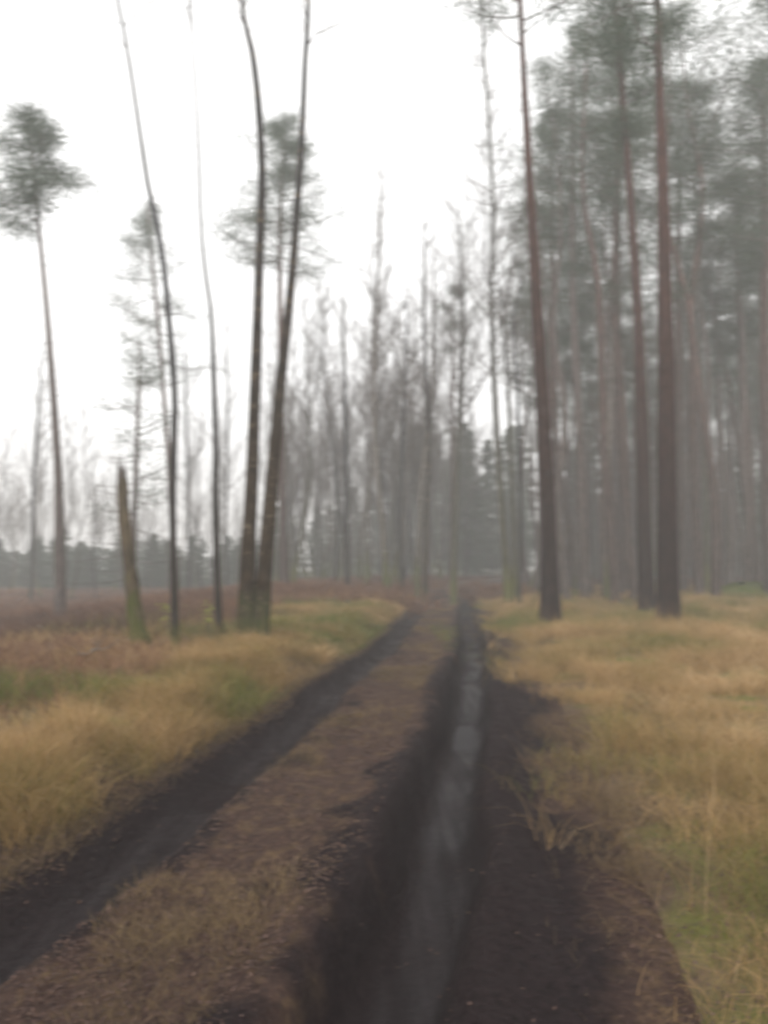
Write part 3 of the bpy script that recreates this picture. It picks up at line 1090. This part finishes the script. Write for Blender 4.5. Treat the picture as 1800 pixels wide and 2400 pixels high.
# middle distance trunks
mid = [
    # name, label, pts, D, mat, kind, kw
    ('bare_birch', 'mossy footed grey birch standing right of the track bend', [(1098, 1275, 20), (1090, 1180, 15), (1078, 1000, 14), (1066, 800, 12), (1062, 620, 10), (1066, 460, 9), (1058, 300, 8), (1048, 150, 7), (1040, 0, 5)], 27, 'mossy', 'bare', dict(c0=9, rad=2.4, dens=.9, top=23)),
    ('bare_birch', 'thin mossy birch just right of the one at the track bend', [(1112, 1275, 11), (1110, 1150, 10), (1103, 980, 9), (1098, 820, 8), (1092, 760, 7)], 28, 'mossy', 'bare', dict(c0=8, rad=1.6, dens=.7, top=16)),
    ('bare_birch', 'dark crooked birch between the track bend and the nearest reddish pine', [(1122, 1290, 9), (1124, 1150, 9), (1122, 1000, 8), (1118, 860, 7), (1112, 760, 5)], 26, 'slender', 'bare', dict(c0=7.5, rad=1.3, dens=.7, top=14)),
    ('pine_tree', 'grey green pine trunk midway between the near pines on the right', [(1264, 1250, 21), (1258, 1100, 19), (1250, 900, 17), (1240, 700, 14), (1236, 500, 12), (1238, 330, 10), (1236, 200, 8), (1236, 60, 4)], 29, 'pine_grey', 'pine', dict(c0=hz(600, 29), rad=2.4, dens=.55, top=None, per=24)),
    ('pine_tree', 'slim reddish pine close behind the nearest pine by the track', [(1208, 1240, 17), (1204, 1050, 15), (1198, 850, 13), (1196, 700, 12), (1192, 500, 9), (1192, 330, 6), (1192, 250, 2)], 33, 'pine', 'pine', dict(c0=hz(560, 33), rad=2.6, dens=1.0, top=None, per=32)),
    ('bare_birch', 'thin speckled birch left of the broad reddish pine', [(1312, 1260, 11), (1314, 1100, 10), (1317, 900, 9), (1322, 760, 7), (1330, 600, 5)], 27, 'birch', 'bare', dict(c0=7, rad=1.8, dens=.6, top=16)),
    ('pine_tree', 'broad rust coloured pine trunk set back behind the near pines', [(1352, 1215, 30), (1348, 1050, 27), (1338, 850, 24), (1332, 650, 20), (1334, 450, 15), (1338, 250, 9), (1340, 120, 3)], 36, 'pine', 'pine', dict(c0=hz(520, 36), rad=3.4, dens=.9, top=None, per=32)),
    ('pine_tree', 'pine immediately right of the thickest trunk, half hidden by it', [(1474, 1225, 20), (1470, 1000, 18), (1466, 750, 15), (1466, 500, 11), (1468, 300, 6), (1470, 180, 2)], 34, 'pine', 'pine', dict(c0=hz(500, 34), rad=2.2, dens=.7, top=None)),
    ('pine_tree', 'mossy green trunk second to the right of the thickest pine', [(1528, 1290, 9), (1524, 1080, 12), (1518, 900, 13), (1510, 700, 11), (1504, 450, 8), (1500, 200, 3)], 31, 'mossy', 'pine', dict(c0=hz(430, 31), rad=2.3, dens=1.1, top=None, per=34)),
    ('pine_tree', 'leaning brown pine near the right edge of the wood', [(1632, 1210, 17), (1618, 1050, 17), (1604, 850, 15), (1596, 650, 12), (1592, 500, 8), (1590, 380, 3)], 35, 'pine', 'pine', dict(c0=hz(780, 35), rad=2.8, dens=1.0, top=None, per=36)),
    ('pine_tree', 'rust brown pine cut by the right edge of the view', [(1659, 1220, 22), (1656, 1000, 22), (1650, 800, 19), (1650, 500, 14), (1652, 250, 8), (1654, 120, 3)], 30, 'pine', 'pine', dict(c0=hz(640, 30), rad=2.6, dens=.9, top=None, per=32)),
    ('bare_birch', 'pale leaning birch at the left of the central stand, tallest there', [(836, 1260, 14), (826, 1130, 13), (814, 1000, 11), (808, 850, 10), (812, 700, 8), (820, 520, 5), (822, 350, 2)], 31, 'birch', 'bare', dict(c0=7.5, rad=1.9, dens=.75, top=None)),
    ('bare_birch', 'tall slim birch at the left of the bracken hump', [(750, 1240, 11), (748, 1100, 10), (746, 900, 9), (744, 760, 6), (742, 640, 3)], 32, 'slender', 'bare', dict(c0=6.5, rad=1.7, dens=.8, top=None)),
    ('bare_birch', 'dark straight birch between the leaning birch and the crooked speckled one', [(868, 1270, 9), (866, 1150, 9), (870, 950, 8), (876, 800, 7), (880, 650, 3)], 33, 'slender', 'bare', dict(c0=6.5, rad=1.8, dens=.9, top=None)),
    ('bare_birch', 'crooked speckled birch leaning right over the track verge', [(902, 1275, 9), (905, 1150, 9), (913, 1030, 9), (925, 930, 8), (935, 800, 7), (936, 680, 5), (938, 540, 2)], 31, 'birch', 'bare', dict(c0=6.5, rad=1.6, dens=.8, top=None)),
    ('bare_birch', 'dark brown stem nearest the left rut where the track bends', [(918, 1280, 11), (922, 1150, 11), (926, 980, 10), (920, 800, 8), (916, 640, 6), (918, 480, 3)], 30, 'alder', 'bare', dict(c0=7, rad=1.9, dens=.8, top=None)),
    ('bare_birch', 'upright grey birch with dense twiggy top left of the track bend', [(980, 1270, 13), (983, 1150, 12), (988, 1000, 12), (996, 850, 12), (1000, 700, 9), (996, 560, 6), (992, 440, 2)], 30, 'mossy', 'bare', dict(c0=7, rad=1.7, dens=1.9, top=None)),
    ('pine_tree', 'thin red barked pine among the central birches', [(976, 1240, 9), (978, 1050, 8), (978, 850, 7), (977, 700, 4), (977, 620, 2)], 40, 'pine', 'pine', dict(c0=hz(760, 40), rad=1.5, dens=.7, top=None)),
    ('bare_birch', 'forked thin birch left of the lone hazy pine', [(70, 1210, 7), (72, 1050, 7), (80, 930, 6), (86, 830, 4), (92, 740, 2)], 38, 'slender', 'bare', dict(c0=5, rad=2.0, dens=.5, top=None)),
    ('bare_birch', 'thin birch between the twin stemmed tree and the grey sapling, far behind', [(490, 1240, 6), (488, 1100, 6), (492, 900, 5), (488, 700, 2)], 40, 'slender', 'bare', dict(c0=6, rad=1.6, dens=.6, top=None)),
    ('bare_birch', 'thin birch left of the grey sapling, far behind', [(408, 1240, 6), (406, 1050, 6), (402, 880, 5), (398, 760, 2)], 42, 'slender', 'bare', dict(c0=6, rad=1.8, dens=.6, top=None)),
]
for i, (nm, lb, pts, D, mt, kd, kw) in enumerate(mid):
    top = kw.pop('top')
    if kd == 'bare':
        kw['rad'] *= rnd.uniform(1.5, 2.1)
        kw['dens'] *= .95
        kw['twr'] = .0065
        kw['steep'] = rnd.uniform(.4, .9)
    near(nm, lb, 'birch tree' if nm == 'bare_birch' else 'pine tree', pts, D, mt, top, kd, seed=40 + i, seg=10, **kw)

# ------------------------------------------------------------------ background wood: kinds built once, then copied
def straight(h, r, seed, bend=.25):
    R = random.Random(seed)
    out = [[0, 0, -.5, r * 1.05], [0, 0, 0, r]]
    x = y = 0
    for k in range(1, 7):
        x += R.gauss(0, bend)
        y += R.gauss(0, bend)
        out.append([x, y, h * k / 6, r * (1 - k / 6 * .9)])
    return np.array(out)


FAR = (0, 500, 0)
KIND = {}


PROTOS = True


def proto(kind, i):
    R = random.Random(500 + i)
    if kind == 'pine':
        p = straight(R.uniform(19, 22), .16, 600 + i)
        z0 = p[-1, 2] * R.uniform(.52, .66)
        cr = pine_crown(p, z0, p[-1, 2], R.uniform(2.3, 3.2), 700 + i, .8, per=15, zdead=5)
        return make('pine_tree', '', None, None, FAR, p, 'pine' if i % 3 else 'pine_grey', cr, seg=8)
    if kind == 'spruce':
        p = straight(R.uniform(10, 14), .11, 600 + i, .08)
        cr = pine_crown(p, .8, p[-1, 2], R.uniform(2.0, 2.6), 800 + i, 1.0, shape='spruce', per=26, dead=False)
        return make('spruce_tree', '', None, None, FAR, p, 'pine_grey', cr, seg=7, needle='spruce')
    p = straight(R.uniform(12, 17), .075, 900 + i, .3)
    cr = (bare_crown(p, p[-1, 2] * R.uniform(.25, .45), p[-1, 2], R.uniform(1.7, 2.9), 950 + i, .62, twr=.0085, steep=R.uniform(.35, 1.0)), None)
    return make('bare_birch', '', None, None, FAR, p, ('birch', 'slender', 'mossy')[i % 3], cr, seg=7)


PROTO = {k: [proto(k, i) for i in range(n)] for k, n in (('pine', 5), ('spruce', 4), ('birch', 9))}
USED = set()
PLANTED = []


def plant(kind, x, y, s, label, group, rot=None):
    src = PROTO[kind][rnd.randrange(len(PROTO[kind]))]
    if src.name not in USED:
        USED.add(src.name)
        t = src
    else:
        t = src.copy()
        COL.objects.link(t)
        for ch in src.children:
            c = ch.copy()
            COL.objects.link(c)
            c.parent = t
    t.location = (x, y, ground_z(x, y) - .05)
    t.rotation_euler = (rnd.gauss(0, .02), rnd.gauss(0, .02), rnd.random() * 6.28 if rot is None else rot)
    t.scale = (s * rnd.uniform(.9, 1.1),) * 2 + (s,)
    if group.startswith('young'):
        t.scale = (s * 1.7, s * 1.7, s)
    if kind == 'birch':
        t.scale = (s, s, s)
    t['label'] = label
    PLANTED.append((t, kind, x, y))
    t['category'] = {'pine': 'pine tree', 'spruce': 'spruce tree', 'birch': 'birch tree'}[kind]
    t['group'] = group
    return t


def track_clear(x, y, m=3.2):
    return abs(x - float(rut_x(y)) + .9) > m


def scatter(n, kind, xr, yr, s, label, group, cond=None, mind=1.4, taken=[]):
    k = tries = 0
    while k < n and tries < n * 60:
        tries += 1
        y = rnd.uniform(*yr)
        x = rnd.uniform(xr[0](y), xr[1](y))
        if cond and not cond(x, y):
            continue
        if not track_clear(x, y):
            continue
        if any((x - a) ** 2 + (y - b) ** 2 < mind ** 2 for a, b in taken):
            continue
        taken.append((x, y))
        plant(kind, x, y, rnd.uniform(*s), label, group)
        k += 1


def sx(px):
    return lambda y: float(P(px, 1200, y)[0])


# dark pine wood on the right
scatter(12, 'pine', (sx(1030), sx(1740)), (25, 34), (1.05, 1.25), 'x', 'pines massed in the wood on the right')
scatter(30, 'pine', (sx(1150), sx(1740)), (32, 46), (.85, 1.1), 'x', 'pines massed in the wood on the right')
scatter(68, 'pine', (sx(1120), sx(1740)), (42, 75), (.70, 1.05), 'x', 'pines massed in the wood on the right')
scatter(60, 'spruce', (sx(1000), sx(1760)), (46, 84), (.8, 1.25), 'x', 'spruces closing the wood on the right')
# birches: centre and left
scatter(140, 'birch', (sx(600), sx(1100)), (34, 78), (.85, 1.35), 'x', 'birches crowded in the middle distance')
scatter(32, 'birch', (sx(1080), sx(1700)), (32, 60), (.6, 1.1), 'x', 'birches scattered among the pines')
scatter(80, 'birch', (sx(-40), sx(620)), (38, 85), (.5, .95), 'x', 'faint birches beyond the clearing')
# green conifers closing the view, low on the left, rising to the right
scatter(100, 'spruce', (sx(-60), sx(720)), (54, 80), (.26, .42), 'x', 'young spruces beyond the clearing')
scatter(14, 'spruce', (sx(850), sx(1130)), (78, 104), (1.1, 1.7), 'x', 'spruces behind the central birches')
scatter(30, 'spruce', (sx(590), sx(860)), (60, 92), (.5, .85), 'x', 'spruces behind the central birches')
scatter(10, 'pine', (sx(820), sx(1130)), (66, 90), (.6, .75), 'x', 'pines at the end of the track')
MARKS = [(-400, 'the left edge'), (128, 'the lone pine'), (270, 'the snag'), (376, 'the slender tree'), (466, 'the grey sapling'), (565, 'the twin stems'),
         (748, 'the bracken birch'), (828, 'the leaning birch'), (915, 'the brown stem'), (985, 'the twiggy birch'), (1085, 'the mossy birch'), (1185, 'the track pine'),
         (1256, 'the grey pine'), (1345, 'the rust pine'), (1441, 'the thickest pine'), (1524, 'the mossy trunk'), (1612, 'the leaning pine'), (2300, 'the right edge')]
ORD = 'first second third fourth fifth sixth seventh eighth ninth tenth eleventh twelfth thirteenth fourteenth fifteenth sixteenth seventeenth eighteenth nineteenth twentieth'.split()
ORD += ['twenty-' + o for o in ORD[:9]] + ['thirtieth'] + ['thirty-' + o for o in ORD[:9]] + ['fortieth'] + ['forty-' + o for o in ORD[:9]]
for kd in ('pine', 'spruce', 'birch'):
    for a_, b_ in zip(MARKS[:-1], MARKS[1:]):
        for near_, adj in ((True, 'middle distance'), (False, 'distant')):
            row = [PLANTED[i] for _, i in sorted(((900 + FPX * q[2] / q[3]) / 1.085, i) for i, q in enumerate(PLANTED)
                                                 if q[1] == kd and (q[3] < 56) == near_ and a_[0] <= (900 + FPX * q[2] / q[3]) / 1.085 < b_[0])]
            for n_, q in enumerate(row):
                q[0]['label'] = f"{ORD[n_]} {adj} {kd} from the left between {a_[1]} and {b_[1]}"
for k, ps_ in PROTO.items():
    for p in ps_:
        if p.name not in USED:
            for c in list(p.children):
                bpy.data.objects.remove(c)
            bpy.data.objects.remove(p)

def ground_hit(px, py):
    for D in np.arange(2, 120, .1):
        q = P(px, py, D)
        if q[2] <= ground_z(q[0], D):
            return q
    return q


# ------------------------------------------------------------------ fallen wood, saplings
def stick(name, a, b, r, label, cat, mat='log', lift=.12, top=None):
    A = ground_hit(*a)
    A[2] += lift
    if top:
        B = P(*b, top)
    else:
        B = ground_hit(*b)
        B[2] += lift
    t = empty(name, tuple(A))
    tag(t, label, cat)
    n = 6
    path = []
    for k in range(n + 1):
        f = k / n
        q = (B - A) * f
        if not top:
            q[2] = ground_z(A[0] + q[0], A[1] + q[1]) + lift - A[2] + rnd.uniform(-.03, .05)
        path.append([*q, r * (1 - .5 * f)])
    tube('bough', np.array(path), M[mat], t, seg=8, n=3, flare=1)
    for i in range(5):
        k = rnd.randrange(1, n)
        S = Segs()
        limb(S, path[k][:3], (rnd.gauss(0, 1), rnd.gauss(0, 1), .7), rnd.uniform(.2, .5), r * .3, 0, 3)
        S.build('side_twig', M['twig'], t, .7)
    return t


stick('fallen_log', (85, 1235), (440, 1262), .06, 'long pale fallen log lying across the back of the clearing', 'log', lift=.14)
stick('fallen_branch', (388, 1228), (505, 1216), .045, 'pale broken branch between the slender tree and the grey sapling', 'branch', lift=.16)
stick('fallen_branch', (165, 1436), (232, 1424), .03, 'whitish broken branch in the heather at lower left', 'branch', lift=.14)
stick('fallen_branch', (90, 1288), (180, 1282), .045, 'bleached branch lying behind the foot of the lone hazy pine', 'branch', lift=.14)
stick('fallen_branch', (320, 1283), (400, 1286), .045, 'short bleached branch behind the slender curving tree', 'branch', lift=.14)
stick('fallen_branch', (20, 1262), (75, 1256), .05, 'pale branch lying at the far left edge of the clearing', 'branch', lift=.14)
stick('fallen_branch', (205, 1300), (262, 1310), .04, 'short grey branch just left of the snag', 'branch', lift=.16)
stick('fallen_branch', (30, 1345), (95, 1372), .035, 'thin pale branch sunk in brush left of the lone hazy pine', 'branch', lift=.16)
stick('fallen_branch', (395, 1320), (455, 1312), .035, 'thin pale branch between the feet of the slender tree and grey sapling', 'branch', lift=.14)
stick('fallen_branch', (640, 1262), (700, 1252), .05, 'grey branch lying on the bracken hump', 'branch', lift=.6)
stick('fallen_branch', (690, 1280), (755, 1318), .045, 'dark fallen branch on the green bank before the bracken', 'branch', mat='slender', lift=.2)
stick('leaning_branch', (1140, 1335), (1228, 1140), .02, 'thin dead branch leaning against the nearest pine by the track', 'branch', mat='snag', top=21)


def sapling(px, py, D, label):
    q = P(px, py, D)
    gz = ground_z(q[0], D)
    t = empty('oak_sapling', (q[0], D, gz))
    tag(t, label, 'sapling')
    h = q[2] - gz
    S = Segs()
    tips = []
    for i in range(5):
        pts_, _ = limb(S, (0, 0, -.05), (rnd.gauss(0, .25), rnd.gauss(0, .25), 1), h * rnd.uniform(.8, 1.1), .006, 0, 5, .08)
        tips += pts_[3:]
    S.build('stem', M['twig'], t)
    V, F = [], []
    for c in tips:
        for _ in range(4):
            o = c + np.array([rnd.gauss(0, .06), rnd.gauss(0, .06), rnd.gauss(0, .04)])
            e = np.array([rnd.gauss(0, 1), rnd.gauss(0, 1), rnd.gauss(0, .3)])
            e /= np.linalg.norm(e)
            f = np.cross(e, [rnd.gauss(0, .4), rnd.gauss(0, .4), 1])
            f /= np.linalg.norm(f)
            n = len(V)
            V += [o - e * .045, o - f * .022, o + e * .045, o + f * .022]
            F.append((n, n + 1, n + 2, n + 3))
    mesh_np('leaves', V, F, M['sapleaf'], t, attrs={'tint': np.random.default_rng(3).random(len(V))}, smooth=False)


sapling(366, 1297, 13.2, 'small sapling with yellow green leaves at the foot of the slender curving tree')
sapling(452, 1297, 13.5, 'small sapling with yellow green leaves by the foot of the grey sapling stem')

# mossy bank at the right edge of the wood
bx, by = P(1640, 1200, 31)[0], 31.0
a_ = np.linspace(0, 2 * np.pi, 40, endpoint=False)
V = [(0, 0, .75)]
F = []
for j, rr in enumerate((.35, .7, 1.0)):
    for a in a_:
        rx = 3.0 * rr * (1 + .12 * math.sin(3 * a + j))
        V.append((rx * math.cos(a), rx * .5 * math.sin(a), .75 * (1 - rr ** 2) - .25 * (rr == 1.0) + .08 * math.sin(5 * a + 2 * j)))
n = 40
for k in range(n):
    F.append((0, 1 + k, 1 + (k + 1) % n))
for j in range(2):
    for k in range(n):
        p_, q_ = 1 + j * n + k, 1 + j * n + (k + 1) % n
        F.append((p_, q_, q_ + n))
        F.append((p_, q_ + n, p_ + n))
mo = mesh_np('mossy_bank', V, F, M['greenbank'] if 'greenbank' in M else M['greengrass'], attrs={'tint': np.full(len(V), .45)})
mo.location = (bx, by, ground_z(bx, by))
tag(mo, 'low moss green bank between the trunks at the right edge', kind='structure')

# ------------------------------------------------------------------ haze
def haze(x0, x1, y0, y1, z0, z1, dens, colr):
    V = [(x, y, z) for z in (z0, z1) for y in (y0, y1) for x in (x0, x1)]
    F = [(0, 2, 3, 1), (4, 5, 7, 6), (0, 1, 5, 4), (2, 6, 7, 3), (0, 4, 6, 2), (1, 3, 7, 5)]
    m = bpy.data.materials.new('haze_air')
    m.use_nodes = True
    t = m.node_tree
    t.nodes.clear()
    o = t.nodes.new('ShaderNodeOutputMaterial')
    v = t.nodes.new('ShaderNodeVolumePrincipled')
    v.inputs['Color'].default_value = (*colr, 1)
    v.inputs['Density'].default_value = dens
    t.links.new(v.outputs[0], o.inputs['Volume'])
    ob = mesh_np('haze', V, F, m, smooth=False)
    tag(ob, 'pale damp air filling the wood', kind='stuff')
    return ob


haze(-290, 290, -34, 440, -4, 31, .0052, (.98, .98, .97))
